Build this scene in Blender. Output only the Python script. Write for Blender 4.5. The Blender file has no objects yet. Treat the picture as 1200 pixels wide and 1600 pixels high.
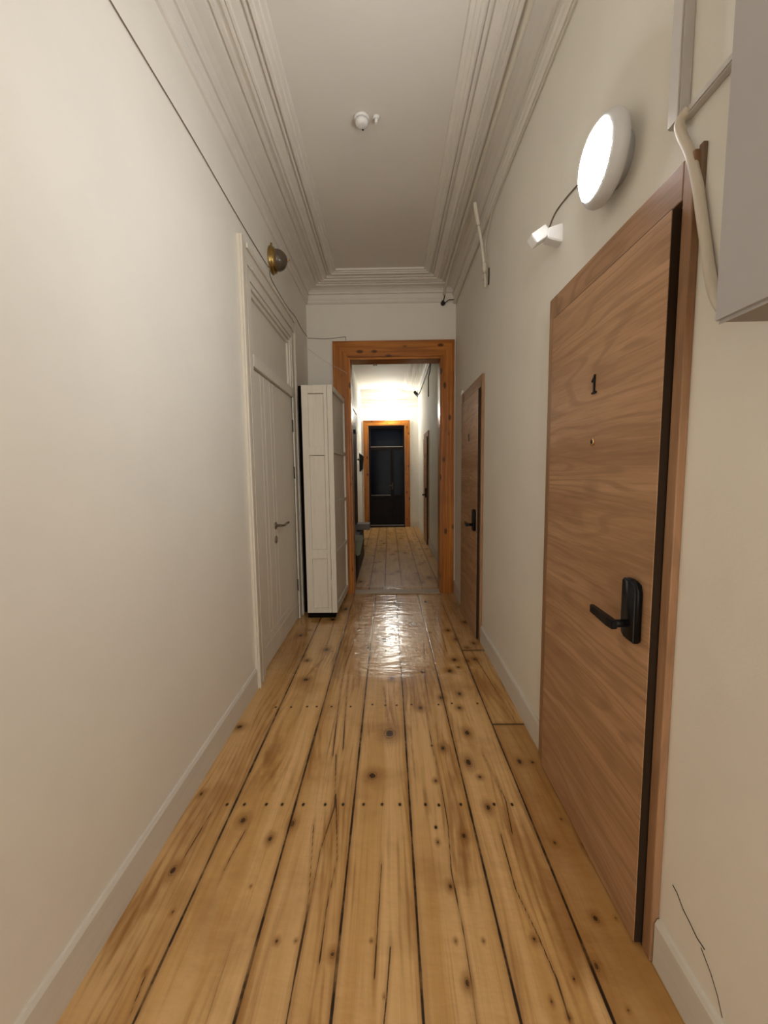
import bpy, bmesh, math, random
import numpy as np
from mathutils import Vector, Matrix
random.seed(7)
rng = np.random.RandomState(11)
SC = bpy.context.scene
COL = SC.collection
PI = math.pi

# ------------------------------------------------------------------ place dimensions (metres)
XL, XR, D = -0.80, 0.68, 4.24          # near corridor walls, cross wall
WT = 0.16                              # cross wall thickness
YB = -3.4                              # back of the corridor behind the viewer
FXL, YE = -0.61, 9.42                  # far corridor left wall, end wall
ZC = 3.095                             # ceiling
OX0, OX1, OZ = -0.393, 0.531, 2.405    # opening in the cross wall

# ------------------------------------------------------------------ materials
MATS = {}
class NT:
    def __init__(s, name):
        s.m = bpy.data.materials.new(name); s.m.use_nodes = True
        s.t = s.m.node_tree; s.n = s.t.nodes; s.l = s.t.links
        s.b = s.n['Principled BSDF']
    def new(s, t, **k):
        o = s.n.new(t)
        for a, v in k.items(): setattr(o, a, v)
        return o
    def put(s, sock, v):
        if isinstance(v, (int, float)): sock.default_value = v
        elif isinstance(v, (tuple, list)):
            sock.default_value = tuple(v) + ((1,) if len(v) == 3 and sock.type == 'RGBA' else ())
        else: s.l.new(v, sock)
    def math(s, op, a, b=0.0, c=None, clamp=False):
        o = s.new('ShaderNodeMath', operation=op, use_clamp=clamp)
        s.put(o.inputs[0], a); s.put(o.inputs[1], b)
        if c is not None: s.put(o.inputs[2], c)
        return o.outputs[0]
    def smooth(s, v, a, b, lo=0.0, hi=1.0):
        o = s.new('ShaderNodeMapRange', interpolation_type='SMOOTHSTEP')
        s.put(o.inputs[0], v); s.put(o.inputs[1], a); s.put(o.inputs[2], b); s.put(o.inputs[3], lo); s.put(o.inputs[4], hi)
        return o.outputs[0]
    def mix(s, f, a, b, mode='MIX'):
        o = s.new('ShaderNodeMix', data_type='RGBA', blend_type=mode)
        s.put(o.inputs[0], f); s.put(o.inputs[6], a); s.put(o.inputs[7], b)
        return o.outputs[2]
    def coord(s, kind='Object'):
        return s.new('ShaderNodeTexCoord').outputs[kind]
    def sep(s, v):
        o = s.new('ShaderNodeSeparateXYZ'); s.put(o.inputs[0], v); return o.outputs
    def comb(s, x, y, z):
        o = s.new('ShaderNodeCombineXYZ')
        for i, v in enumerate((x, y, z)): s.put(o.inputs[i], v)
        return o.outputs[0]
    def scale(s, v, sc):
        o = s.new('ShaderNodeVectorMath', operation='MULTIPLY'); s.put(o.inputs[0], v); s.put(o.inputs[1], sc); return o.outputs[0]
    def noise(s, v, sc, det=3, rough=0.55, dist=0.0):
        o = s.new('ShaderNodeTexNoise'); s.put(o.inputs['Vector'], v)
        o.inputs['Scale'].default_value = sc; o.inputs['Detail'].default_value = det
        o.inputs['Roughness'].default_value = rough; o.inputs['Distortion'].default_value = dist
        return o.outputs[0]
    def attr(s, n):
        return s.new('ShaderNodeAttribute', attribute_name=n).outputs['Fac']
    def bump(s, h, strength=0.3, dist=0.002, prev=None):
        o = s.new('ShaderNodeBump'); o.inputs['Strength'].default_value = strength; o.inputs['Distance'].default_value = dist
        s.put(o.inputs['Height'], h)
        if prev is not None: s.put(o.inputs['Normal'], prev)
        return o.outputs[0]
    def out(s, col=None, rough=None, normal=None, metal=None, spec=None, **k):
        B = s.b.inputs
        if col is not None: s.put(B['Base Color'], col)
        if rough is not None: s.put(B['Roughness'], rough)
        if normal is not None: s.put(B['Normal'], normal)
        if metal is not None: B['Metallic'].default_value = metal
        if spec is not None: B['Specular IOR Level'].default_value = spec
        for a, v in k.items(): s.put(B[a.replace('_', ' ')], v)
        return s.m

def plain(name, col, rough=0.5, metal=0.0, var=0.04, bump=0.0, spec=0.5):
    t = NT(name); c = t.coord()
    n = t.noise(c, 9.0, 4)
    f = t.math('MULTIPLY', t.math('SUBTRACT', n, 0.5), 2 * var)
    k = t.math('ADD', 1.0, f)
    cc = t.new('ShaderNodeVectorMath', operation='SCALE'); cc.inputs[0].default_value = col[:3]; t.put(cc.inputs['Scale'], k)
    nr = t.bump(t.noise(c, 120.0, 3), bump, 0.001) if bump else None
    return t.out(cc.outputs[0], rough, nr, metal, spec)

def wall_paint(name, col):
    t = NT(name); c = t.coord()
    big = t.noise(c, 1.1, 4, 0.6); mid = t.noise(c, 6.0, 4); fine = t.noise(c, 210.0, 2)
    stain = t.smooth(t.noise(c, 2.3, 5, 0.65), 0.60, 0.78)
    a = t.mix(t.smooth(big, 0.35, 0.7), [x * 0.965 for x in col], [min(1, x * 1.025) for x in col])
    a = t.mix(t.math('MULTIPLY', stain, 0.10), a, (col[0] * .80, col[1] * .76, col[2] * .68))
    b1 = t.bump(fine, 0.16, 0.0012)
    b2 = t.bump(mid, 0.22, 0.012, b1)
    b3 = t.bump(big, 0.35, 0.03, b2)
    return t.out(a, 0.72, b3, spec=0.25)

def white_wood(name, col, chips=0.0, axis=2):
    t = NT(name); c = t.coord()
    sc = [26, 26, 26]; sc[axis] = 1.6
    g = t.noise(t.scale(c, tuple(sc)), 2.2, 4, 0.6)
    big = t.noise(c, 2.0, 3)
    a = t.mix(t.smooth(g, 0.45, 0.75), col, [x * 0.93 for x in col])
    a = t.mix(t.math('MULTIPLY', t.smooth(big, 0.5, 0.75), 0.12), a, (col[0] * .82, col[1] * .77, col[2] * .68))
    if chips:
        sc2 = [1, 1, 1]; sc2[axis] = 0.35
        ch = t.smooth(t.noise(t.scale(c, tuple(sc2)), 26.0, 6, 0.75), 0.71 - 0.03 * chips, 0.745 - 0.03 * chips)
        a = t.mix(ch, a, (0.16, 0.11, 0.07))
    return t.out(a, 0.5, t.bump(g, 0.14, 0.003), spec=0.4)

def oak(name, axis, light, dark):
    # laminate with cathedral grain; axis = direction of the grain in object space
    t = NT(name); c = t.coord()
    o = [9.0, 9.0, 9.0]; o[axis] = 0.85
    v = t.scale(c, tuple(o))
    ow = [4.5, 4.5, 4.5]; ow[axis] = 0.75
    warp = t.noise(t.scale(c, tuple(ow)), 1.0, 2, 0.5)
    s3 = t.sep(c); cross = s3[2] if axis != 2 else s3[1]
    q = t.math('ADD', t.math('MULTIPLY', cross, 9.0), t.math('MULTIPLY', warp, 13.0))
    ring = t.math('ADD', t.math('MULTIPLY', t.math('SINE', t.math('MULTIPLY', q, 6.2832)), 0.5), 0.5)
    n1 = t.noise(v, 1.0, 5, 0.62, 0.4)
    o2 = [150.0, 150.0, 150.0]; o2[axis] = 5.0
    n2 = t.noise(t.scale(c, tuple(o2)), 1.0, 3, 0.6)
    a = t.mix(t.smooth(n1, 0.3, 0.72), dark, light)
    a = t.mix(t.math('MULTIPLY', t.smooth(ring, 0.55, 1.0), t.math('MULTIPLY', n1, 0.75)), a, [x * .72 for x in dark])
    a = t.mix(t.math('MULTIPLY', t.smooth(n2, 0.52, 0.72), 0.38), a, [x * .62 for x in dark])
    a = t.mix(t.math('MULTIPLY', t.smooth(n2, 0.46, 0.28), 0.20), a, [min(1, x * 1.35) for x in light])
    # knotty spots
    vo = t.new('ShaderNodeTexVoronoi'); ov = [2.6, 2.6, 2.6]; ov[axis] = 1.5
    t.put(vo.inputs['Vector'], t.scale(c, tuple(ov))); vo.inputs['Scale'].default_value = 1.3
    a = t.mix(t.math('MULTIPLY', t.smooth(vo.outputs['Distance'], 0.16, 0.02), 0.40), a, [x * .55 for x in dark])
    return t.out(a, 0.48, t.bump(n2, 0.16, 0.0012), spec=0.4)

def pine(name, axis, light, dark, gloss=0.30):
    t = NT(name); c = t.coord()
    o = [30.0, 30.0, 30.0]; o[axis] = 0.9
    n1 = t.noise(t.scale(c, tuple(o)), 1.0, 4, 0.6, 0.5)
    o2 = [130.0, 130.0, 130.0]; o2[axis] = 2.0
    n2 = t.noise(t.scale(c, tuple(o2)), 1.0, 2)
    big = t.noise(c, 2.6, 3)
    a = t.mix(t.smooth(n1, 0.33, 0.68), dark, light)
    a = t.mix(t.math('MULTIPLY', t.smooth(n2, 0.5, 0.75), 0.4), a, [x * .5 for x in dark])
    a = t.mix(t.math('MULTIPLY', t.smooth(big, 0.5, 0.75), 0.5), a, [x * .75 for x in dark])
    vo = t.new('ShaderNodeTexVoronoi'); ov = [9.0, 9.0, 9.0]; ov[axis] = 4.5
    t.put(vo.inputs['Vector'], t.scale(c, tuple(ov))); vo.inputs['Scale'].default_value = 1.0
    k = t.smooth(vo.outputs['Distance'], 0.20, 0.10)
    a = t.mix(t.math('MULTIPLY', k, 0.8), a, (0.035, 0.012, 0.004))
    return t.out(a, gloss, t.bump(n1, 0.12, 0.002), spec=0.3)

def floor_mat():
    t = NT('pine floorboards'); c = t.coord(); x, y, z = t.sep(c)
    wp, off, tint, dirt = t.attr('wp'), t.attr('boff'), t.attr('tint'), t.attr('dirt')
    sd, kd, nd, cd = t.attr('sd'), t.attr('kd'), t.attr('nd'), t.attr('cd')
    xx = t.math('ADD', t.math('ADD', x, wp), off)
    yy = t.math('ADD', y, t.math('MULTIPLY', off, 3.7))
    fig = t.noise(t.comb(t.math('MULTIPLY', xx, 11.0), t.math('MULTIPLY', yy, 0.55), off), 1.0, 4, 0.6, 0.6)
    fine = t.noise(t.comb(t.math('MULTIPLY', xx, 150.0), t.math('MULTIPLY', yy, 1.6), off), 1.0, 3, 0.6)
    bend = t.noise(t.comb(t.math('MULTIPLY', xx, 2.5), t.math('MULTIPLY', yy, 0.5), off), 1.0, 2)
    q = t.math('ADD', t.math('MULTIPLY', xx, 34.0), t.math('MULTIPLY', bend, 14.0))
    ring = t.math('ADD', t.math('MULTIPLY', t.math('SINE', t.math('MULTIPLY', q, 6.2832)), 0.5), 0.5)
    wear = t.noise(t.comb(t.math('MULTIPLY', x, 3.0), t.math('MULTIPLY', y, 1.4), off), 1.0, 5, 0.65)
    blot = t.noise(c, 2.4, 4, 0.6)
    L, M, A, K = (0.82, 0.53, 0.245), (0.65, 0.375, 0.130), (0.33, 0.148, 0.035), (0.040, 0.016, 0.006)
    a = t.mix(t.smooth(fig, 0.30, 0.66), M, L)
    pit = t.noise(t.comb(t.math('MULTIPLY', xx, 7.0), t.math('MULTIPLY', yy, 1.3), off), 1.0, 4, 0.62, 0.4)
    a = t.mix(t.math('MULTIPLY', t.smooth(ring, 0.50, 1.0), t.smooth(pit, 0.42, 0.70, 0.02, 0.62)), a, A)
    a = t.mix(t.smooth(pit, 0.53, 0.72, 0.0, 0.80), a, A)
    a = t.mix(t.math('MULTIPLY', t.smooth(fine, 0.55, 0.78), 0.45), a, A)
    a = t.mix(t.math('MULTIPLY', t.smooth(blot, 0.48, 0.72), 0.55), a, A)
    a = t.mix(t.math('MULTIPLY', tint, 0.9), a, A)
    # thin dark splits that follow the grain
    sp = t.noise(t.comb(t.math('MULTIPLY', xx, 75.0), t.math('MULTIPLY', yy, 0.8), t.math('ADD', off, 5.0)), 1.0, 2, 0.5)
    spl = t.math('MULTIPLY', t.smooth(sp, 0.67, 0.73), t.smooth(wear, 0.40, 0.62))
    a = t.mix(t.math('MULTIPLY', spl, 0.62), a, K)
    # pencil grey grime and foot wear
    a = t.mix(t.math('MULTIPLY', dirt, t.smooth(wear, 0.30, 0.72, 0.35, 1.0)), a, (0.33, 0.175, 0.065))
    streak = t.smooth(t.noise(t.comb(t.math('MULTIPLY', x, 16.0), t.math('MULTIPLY', y, 30.0), off), 1.0, 2), 0.66, 0.74)
    a = t.mix(t.math('MULTIPLY', streak, t.math('MULTIPLY', dirt, 0.9)), a, (0.07, 0.035, 0.014))
    # knots with a halo, nail heads, long cracks, joints between boards
    jit = t.math('MULTIPLY', t.math('SUBTRACT', t.noise(c, 70.0, 3), 0.5), 0.7)
    kk = t.math('ADD', kd, jit)
    a = t.mix(t.smooth(t.math('ADD', kd, t.math('MULTIPLY', jit, 1.5)), 4.6, 0.8, 0.0, 0.72), a, A)
    rk = t.math('ADD', t.math('MULTIPLY', t.math('SINE', t.math('MULTIPLY', kk, 11.0)), 0.5), 0.5)
    a = t.mix(t.math('MULTIPLY', t.smooth(kd, 1.9, 1.1), t.math('MULTIPLY', rk, 0.5)), a, K)
    a = t.mix(t.smooth(kk, 1.05, 0.62, 0.0, 0.93), a, K)
    a = t.mix(t.smooth(nd, 0.013, 0.004, 0.0, 0.38), a, A)
    a = t.mix(t.smooth(t.math('ADD', nd, t.math('MULTIPLY', jit, 0.004)), 0.0074, 0.0042), a, (0.018, 0.010, 0.006))
    wob = t.math('MULTIPLY', t.math('SUBTRACT', t.noise(t.comb(0.0, t.math('MULTIPLY', y, 3.0), x), 1.0, 4, 0.7), 0.5), 0.0075)
    c2 = t.math('ADD', cd, wob)
    a = t.mix(t.smooth(cd, 0.014, 0.002, 0.0, 0.40), a, A)
    a = t.mix(t.smooth(c2, 0.0024, 0.0009, 0.0, 0.92), a, K)
    s2 = t.math('ADD', sd, t.math('MULTIPLY', wob, 1.1))
    a = t.mix(t.smooth(sd, 0.022, 0.002, 0.0, 0.45), a, A)
    sm = t.smooth(s2, 0.0050, 0.0022)
    a = t.mix(t.math('MULTIPLY', sm, t.smooth(t.noise(t.comb(x, t.math('MULTIPLY', y, 9.0), 0.0), 1.0, 4, 0.7), 0.30, 0.55, 0.55, 1.0)), a, (0.030, 0.014, 0.006))
    # varnish
    wave = t.noise(t.comb(t.math('MULTIPLY', x, 9.0), t.math('MULTIPLY', y, 16.0), 0.0), 1.0, 3, 0.5)
    h = t.math('SUBTRACT', t.math('MULTIPLY', wave, 1.0), t.math('MULTIPLY', sm, 0.08))
    b0 = t.bump(h, 0.36, 0.013)
    b1 = t.bump(fine, 0.10, 0.002, b0)
    pol = t.math('MULTIPLY', t.smooth(t.math('ADD', y, t.math('ADD', t.math('MULTIPLY', wear, 0.5), t.math('MULTIPLY', t.math('ABSOLUTE', t.math('SUBTRACT', x, 0.05)), -0.12))), 2.62, 2.80), t.smooth(y, 4.6, 4.3))
    rough = t.math('SUBTRACT', t.math('ADD', 0.31, t.math('MULTIPLY', wear, 0.16)), t.math('MULTIPLY', pol, t.math('ADD', 0.14, t.math('MULTIPLY', fine, 0.18))))
    t.put(t.b.inputs['Specular IOR Level'], t.math('SUBTRACT', t.math('ADD', 0.32, t.math('MULTIPLY', pol, 0.48)), t.smooth(y, 4.2, 4.5, 0.0, 0.14)))
    return t.out(a, rough, b1)

def emit(name, col, strength):
    t = NT(name); t.out((0.9, 0.9, 0.9), 0.4)
    t.put(t.b.inputs['Emission Color'], col); t.b.inputs['Emission Strength'].default_value = strength
    return t.m

WALLC = (0.86, 0.82, 0.735)
M = dict(
    wall=wall_paint('cream wall paint', WALLC),
    ceil=wall_paint('ceiling paint', (0.78, 0.735, 0.665)),
    cornice=plain('cornice paint', (0.80, 0.755, 0.685), 0.6, var=0.06, bump=0.1),
    white=white_wood('white gloss paint', (0.77, 0.715, 0.62)),
    whitey=white_wood('white gloss paint along', (0.74, 0.70, 0.63), 0, 1),
    old=white_wood('old white paint', (0.72, 0.66, 0.56), 1.0),
    shutter=white_wood('aged white paint', (0.79, 0.735, 0.635), 0.6),
    oakleaf=oak('oak laminate across', 1, (0.58, 0.345, 0.195), (0.38, 0.210, 0.105)),
    oakframe=oak('oak laminate upright', 2, (0.44, 0.25, 0.135), (0.31, 0.165, 0.083)),
    oakhead=oak('oak laminate head', 1, (0.44, 0.25, 0.135), (0.31, 0.165, 0.083)),
    oakedge=plain('dark door edge', (0.034, 0.020, 0.011), 0.6, spec=0.15),
    pinev=pine('varnished pine upright', 2, (0.60, 0.225, 0.036), (0.33, 0.105, 0.015)),
    pineh=pine('varnished pine across', 0, (0.60, 0.225, 0.036), (0.33, 0.105, 0.015)),
    black=plain('black plastic', (0.005, 0.005, 0.006), 0.38, spec=0.22),
    cable=plain('black cable', (0.01, 0.009, 0.009), 0.6),
    steel=plain('satin steel', (0.33, 0.29, 0.24), 0.32, 1.0),
    oldwire=plain('old wire', (0.20, 0.155, 0.11), 0.6),
    hinge=plain('dark hinge', (0.09, 0.07, 0.05), 0.4, 0.7),
    brass=plain('old brass', (0.42, 0.29, 0.10), 0.28, 1.0, var=0.2),
    smoked=plain('dusty smoked glass', (0.10, 0.075, 0.052), 0.22, var=0.15),
    plastic=plain('white plastic', (0.80, 0.79, 0.77), 0.4),
    lampbody=plain('lamp housing', (0.66, 0.66, 0.66), 0.45),
    pipe=plain('painted pipe', (0.68, 0.63, 0.53), 0.5, var=0.1),
    trunk=plain('grey trunking', (0.60, 0.56, 0.52), 0.5, var=0.08),
    plaster=white_wood('plastered hose', (0.70, 0.62, 0.50), 0.9, 2),
    brown=plain('brown strip', (0.20, 0.12, 0.07), 0.6),
    steelbox=plain('grey enamel', (0.50, 0.48, 0.485), 0.42, var=0.03, bump=0.05),
    boxunder=plain('box underside', (0.30, 0.27, 0.23), 0.6),
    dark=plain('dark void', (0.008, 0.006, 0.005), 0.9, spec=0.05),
    darkdoor=plain('dark stained door', (0.012, 0.007, 0.006), 0.5, spec=0.12),
    darkwood=plain('dark painted door frame', (0.014, 0.010, 0.010), 0.5, spec=0.14),
    chest=plain('charcoal panel', (0.022, 0.021, 0.017), 0.6, spec=0.15),
    cloth=plain('green grey cloth', (0.20, 0.21, 0.14), 0.8, var=0.3),
    card=plain('grey card', (0.16, 0.14, 0.13), 0.6),
    sill=plain('metal strip', (0.45, 0.40, 0.33), 0.3, 0.6, var=0.15),
    thresh=white_wood('worn threshold wood', (0.40, 0.29, 0.17), 0, 0),
    crack=plain('crack', (0.05, 0.035, 0.025), 0.9),
    brassring=plain('bright brass', (0.75, 0.50, 0.26), 0.25, 1.0),
    floor=floor_mat(),
    lamp=emit('lit diffuser', (0.965, 0.985, 1.0), 44.0),
    globe=emit('lit globe', (0.98, 1.0, 0.96), 28.0),
)
def glass():
    t = NT('night window glass'); c = t.coord()
    n = t.noise(c, 5.0, 3)
    return t.out(t.mix(n, (0.004, 0.005, 0.009), (0.010, 0.012, 0.018)), 0.12, t.bump(n, 0.03, 0.01), spec=0.04)
M['glass'] = glass()

# ------------------------------------------------------------------ mesh helpers
def box(bm, a, b, bev=0.0):
    x0, x1 = sorted((a[0], b[0])); y0, y1 = sorted((a[1], b[1])); z0, z1 = sorted((a[2], b[2]))
    vs = [bm.verts.new((x, y, z)) for x in (x0, x1) for y in (y0, y1) for z in (z0, z1)]
    fs = [bm.faces.new([vs[i] for i in q]) for q in ((0, 1, 3, 2), (4, 6, 7, 5), (0, 4, 5, 1), (2, 3, 7, 6), (0, 2, 6, 4), (1, 5, 7, 3))]
    if bev:
        es = list({e for f in fs for e in f.edges})
        bmesh.ops.bevel(bm, geom=es, offset=bev, segments=2, affect='EDGES', profile=0.6)
    return bm
def nb(): return bmesh.new()
def B(a, b, bev=0.0): return box(nb(), a, b, bev)
def tube(bm, pts, r, seg=10, cap=True):
    pts = [Vector(p) for p in pts]; rs = r if isinstance(r, (list, tuple)) else [r] * len(pts)
    prev = None; rings = []
    for i, p in enumerate(pts):
        d = (pts[min(i + 1, len(pts) - 1)] - pts[max(i - 1, 0)]).normalized()
        if prev is None:
            u = d.cross(Vector((0, 0, 1)));  u = u if u.length > 0.05 else d.cross(Vector((1, 0, 0)))
        else: u = prev - d * prev.dot(d)
        u.normalize(); prev = u; w = d.cross(u)
        rings.append([bm.verts.new(p + (u * math.cos(2 * PI * k / seg) + w * math.sin(2 * PI * k / seg)) * rs[i]) for k in range(seg)])
    for a, b in zip(rings, rings[1:]):
        for k in range(seg): bm.faces.new((a[k], a[(k + 1) % seg], b[(k + 1) % seg], b[k])).smooth = True
    if cap: bm.faces.new(rings[0][::-1]); bm.faces.new(rings[-1])
    return bm
def spline(pts, n=8):
    P = [Vector(p) for p in pts]; P = [2 * P[0] - P[1]] + P + [2 * P[-1] - P[-2]]; o = []
    for i in range(1, len(P) - 2):
        for k in range(n):
            t = k / n; a, b, c, d = P[i - 1:i + 3]
            o.append(0.5 * ((2 * b) + (c - a) * t + (2 * a - 5 * b + 4 * c - d) * t * t + (3 * b - a - 3 * c + d) * t ** 3))
    return o + [P[-2]]
def lathe(bm, prof, centre, axis, seg=40):
    # prof: (radius, height along axis)
    ax = Vector(axis).normalized(); u = ax.orthogonal().normalized(); w = ax.cross(u); c = Vector(centre); rings = []
    for r, h in prof:
        if r < 1e-6: rings.append([bm.verts.new(c + ax * h)])
        else: rings.append([bm.verts.new(c + ax * h + (u * math.cos(2 * PI * k / seg) + w * math.sin(2 * PI * k / seg)) * r) for k in range(seg)])
    for a, b in zip(rings, rings[1:]):
        for k in range(seg):
            k2 = (k + 1) % seg
            if len(a) == 1 and len(b) == 1: continue
            if len(a) == 1: f = bm.faces.new((a[0], b[k2], b[k]))
            elif len(b) == 1: f = bm.faces.new((a[k], a[k2], b[0]))
            else: f = bm.faces.new((a[k], a[k2], b[k2], b[k]))
            f.smooth = True
    for R, rev in ((rings[0], True), (rings[-1], False)):
        if len(R) > 1: bm.faces.new(R[::-1] if rev else R)
    return bm
def prism(bm, poly, off):
    # poly: closed list of 3-D points, extruded by vector off
    o = Vector(off); a = [bm.verts.new(Vector(p)) for p in poly]; b = [bm.verts.new(Vector(p) + o) for p in poly]
    bm.faces.new(a); bm.faces.new(b[::-1]); n = len(poly)
    for i in range(n): bm.faces.new((a[i], b[i], b[(i + 1) % n], a[(i + 1) % n]))
    return bm
def world_loc(o):
    v = Vector((0, 0, 0))
    while o: v += o.location; o = o.parent
    return v
def obj(name, bm, mat, parent=None, smooth_auto=False, loc=None):
    bmesh.ops.recalc_face_normals(bm, faces=bm.faces[:])
    if parent is not None: bmesh.ops.translate(bm, verts=bm.verts[:], vec=-world_loc(parent))
    elif loc is not None: bmesh.ops.translate(bm, verts=bm.verts[:], vec=-Vector(loc))
    me = bpy.data.meshes.new(name); bm.to_mesh(me); bm.free()
    for m in (mat if isinstance(mat, (list, tuple)) else [mat]): me.materials.append(m)
    o = bpy.data.objects.new(name, me); COL.objects.link(o)
    if parent is not None: o.parent = parent
    elif loc is not None: o.location = loc
    return o
def tag(o, label, cat=None, group=None, kind=None):
    o['label'] = label
    if cat: o['category'] = cat
    if group: o['group'] = group
    if kind: o['kind'] = kind
    return o
def thing(name, loc, label, cat, group=None, kind=None):
    o = bpy.data.objects.new(name, None); o.empty_display_size = 0.05; COL.objects.link(o); o.location = loc
    return tag(o, label, cat, group, kind)
def struct(name, bm, mat, label, cat):
    return tag(obj(name, bm, mat), label, cat, kind='structure')
def dup(root, dy, label):
    r = root.copy(); COL.objects.link(r); r.location = root.location + Vector((0, dy, 0)); r['label'] = label
    for ch in list(root.children):
        c = ch.copy(); COL.objects.link(c); c.parent = r
        for g in ch.children:
            d = g.copy(); COL.objects.link(d); d.parent = c
    return r

# ------------------------------------------------------------------ floor
SEAMN = [-0.608, -0.373, -0.148, 0.067, 0.292, 0.506]
SEAMF = [-0.40, -0.225, -0.055, 0.135, 0.355, 0.545]
KN = [(-0.549,1.390,0.0292),(-0.427,1.313,0.0184),(-0.709,1.199,0.0235),(-0.643,1.073,0.0105),(-0.638,0.929,0.0091),(-0.319,0.999,0.0140),(-0.267,1.000,0.0084),(-0.440,1.148,0.0080),(-0.765,1.948,0.0382),(-0.524,2.419,0.0440),(-0.462,2.849,0.0439),(-0.364,1.376,0.0231),(-0.761,1.517,0.0149),(-0.162,0.968,0.0163),(-0.009,1.892,0.0583),(-0.082,1.612,0.0429),(0.368,1.894,0.0318),(0.335,1.690,0.0331),(0.366,1.603,0.0179),(0.236,1.783,0.0250),(0.158,2.109,0.0295),(0.180,1.582,0.0155),(0.249,1.325,0.0223),(0.155,1.300,0.0127),(0.176,1.148,0.0161),(0.182,0.908,0.0153),(0.382,1.005,0.0141),(0.450,0.917,0.0103),(0.573,1.058,0.0207),(0.519,0.944,0.0159),(0.551,0.857,0.0096),(0.631,1.058,0.0089),(0.554,1.297,0.0145),(0.649,1.290,0.0144),(0.616,1.393,0.0136),(0.559,1.693,0.0261),(0.614,1.689,0.0165),(0.407,0.844,0.0106),(0.377,0.873,0.0086),(0.168,1.001,0.0084),(0.243,1.001,0.0084),(-0.061,1.001,0.0084),(-0.025,0.881,0.0062),(0.363,1.446,0.0243),(0.367,2.107,0.0265),(0.188,3.336,0.0747),(-0.040,3.011,0.0590),(-0.164,2.876,0.0362),(-0.498,3.455,0.0580),(-0.415,3.720,0.0521),(0.284,2.209,0.0340),(0.430,2.674,0.0449),(0.569,2.682,0.0450),(0.377,2.522,0.0353),(0.391,2.248,0.0252),(0.200,2.507,0.0316),(-0.703,3.109,0.0435),(-0.567,2.678,0.0300),(0.552,2.865,0.0361),(0.005,2.428,0.0306),(0.347,3.928,0.0440),(-0.258,3.205,0.0359),(0.461,3.191,0.0357),(0.626,3.371,0.0472),(0.614,2.942,0.0329)]
NL = [(-0.637,1.463),(-0.570,1.463),(-0.485,1.463),(-0.424,1.463),(-0.342,1.462),(-0.258,1.462),(-0.189,1.462),(-0.110,1.462),(-0.039,1.462),(0.029,1.461),(0.127,1.461),(0.262,1.461),(0.389,1.461),(0.457,1.460),(-0.629,2.122),(-0.545,2.121),(-0.458,2.126),(-0.406,2.126),(-0.325,2.125),(-0.221,2.124),(-0.103,2.142),(-0.032,2.135),(0.030,2.134),(0.111,2.140),(0.258,2.139),(0.333,2.150),(0.473,2.149),(-0.034,2.821),(0.044,2.820),(0.112,2.819),(0.185,2.817),(0.254,2.827),(0.345,2.826),(-0.320,2.815),(-0.412,2.816),(0.178,1.458),(0.155,1.359),(0.187,1.801)]
for yy in (3.50, 4.16, 4.8, 5.5, 6.2, 6.9, 7.6, 8.3, 9.0, 0.35, -0.3):
    for s0 in np.linspace(-0.68, 0.6, 17): NL.append((s0 + rng.uniform(-.015, .015), yy + rng.uniform(-.01, .01)))
CR = [
 [(-0.285,1.367),(-0.254,1.119),(-0.251,0.877),(-0.251,0.5)],
 [(-0.251,1.738),(-0.220,1.453),(-0.245,1.266),(-0.247,1.083),(-0.251,0.928)],
 [(-0.223,1.516),(-0.184,1.243),(-0.196,1.083),(-0.194,0.956)],
 [(0.186,2.115),(0.188,1.779),(0.200,1.548),(0.200,1.367),(0.186,1.199),(0.194,1.001),(0.185,0.6)],
 [(0.379,1.327),(0.373,1.139),(0.395,1.017),(0.407,0.917),(0.405,0.838)],
 [(-0.037,1.221),(-0.045,1.032),(-0.050,0.915)],
 [(-0.009,0.986),(-0.019,0.878),(-0.025,0.831)],
 [(0.569,2.833),(0.595,2.461),(0.627,2.035),(0.626,1.964)],
 [(-0.042,2.316),(-0.029,2.147),(-0.018,2.001)],
 [(-0.461,2.696),(-0.527,2.475)],
 [(-0.682,1.424),(-0.691,1.291),(-0.695,1.232)],
 [(-0.525,1.354),(-0.540,1.243),(-0.543,1.199)],
 [(0.251,3.006),(0.209,2.426),(0.207,2.085)],
 [(-0.300,2.432),(-0.286,2.089),(-0.266,1.738)],
 [(-0.269,2.513),(-0.245,2.088),(-0.224,1.781)],
 [(-0.633,0.914),(-0.626,0.852)],
 [(0.410,1.735),(0.439,1.482),(0.421,1.340)],
 [(-0.270,3.9),(-0.262,3.2),(-0.30,2.6)], [(0.40,3.9),(0.41,3.3),(0.395,2.8)], [(-0.48,3.4),(-0.47,2.9)],
]
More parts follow.
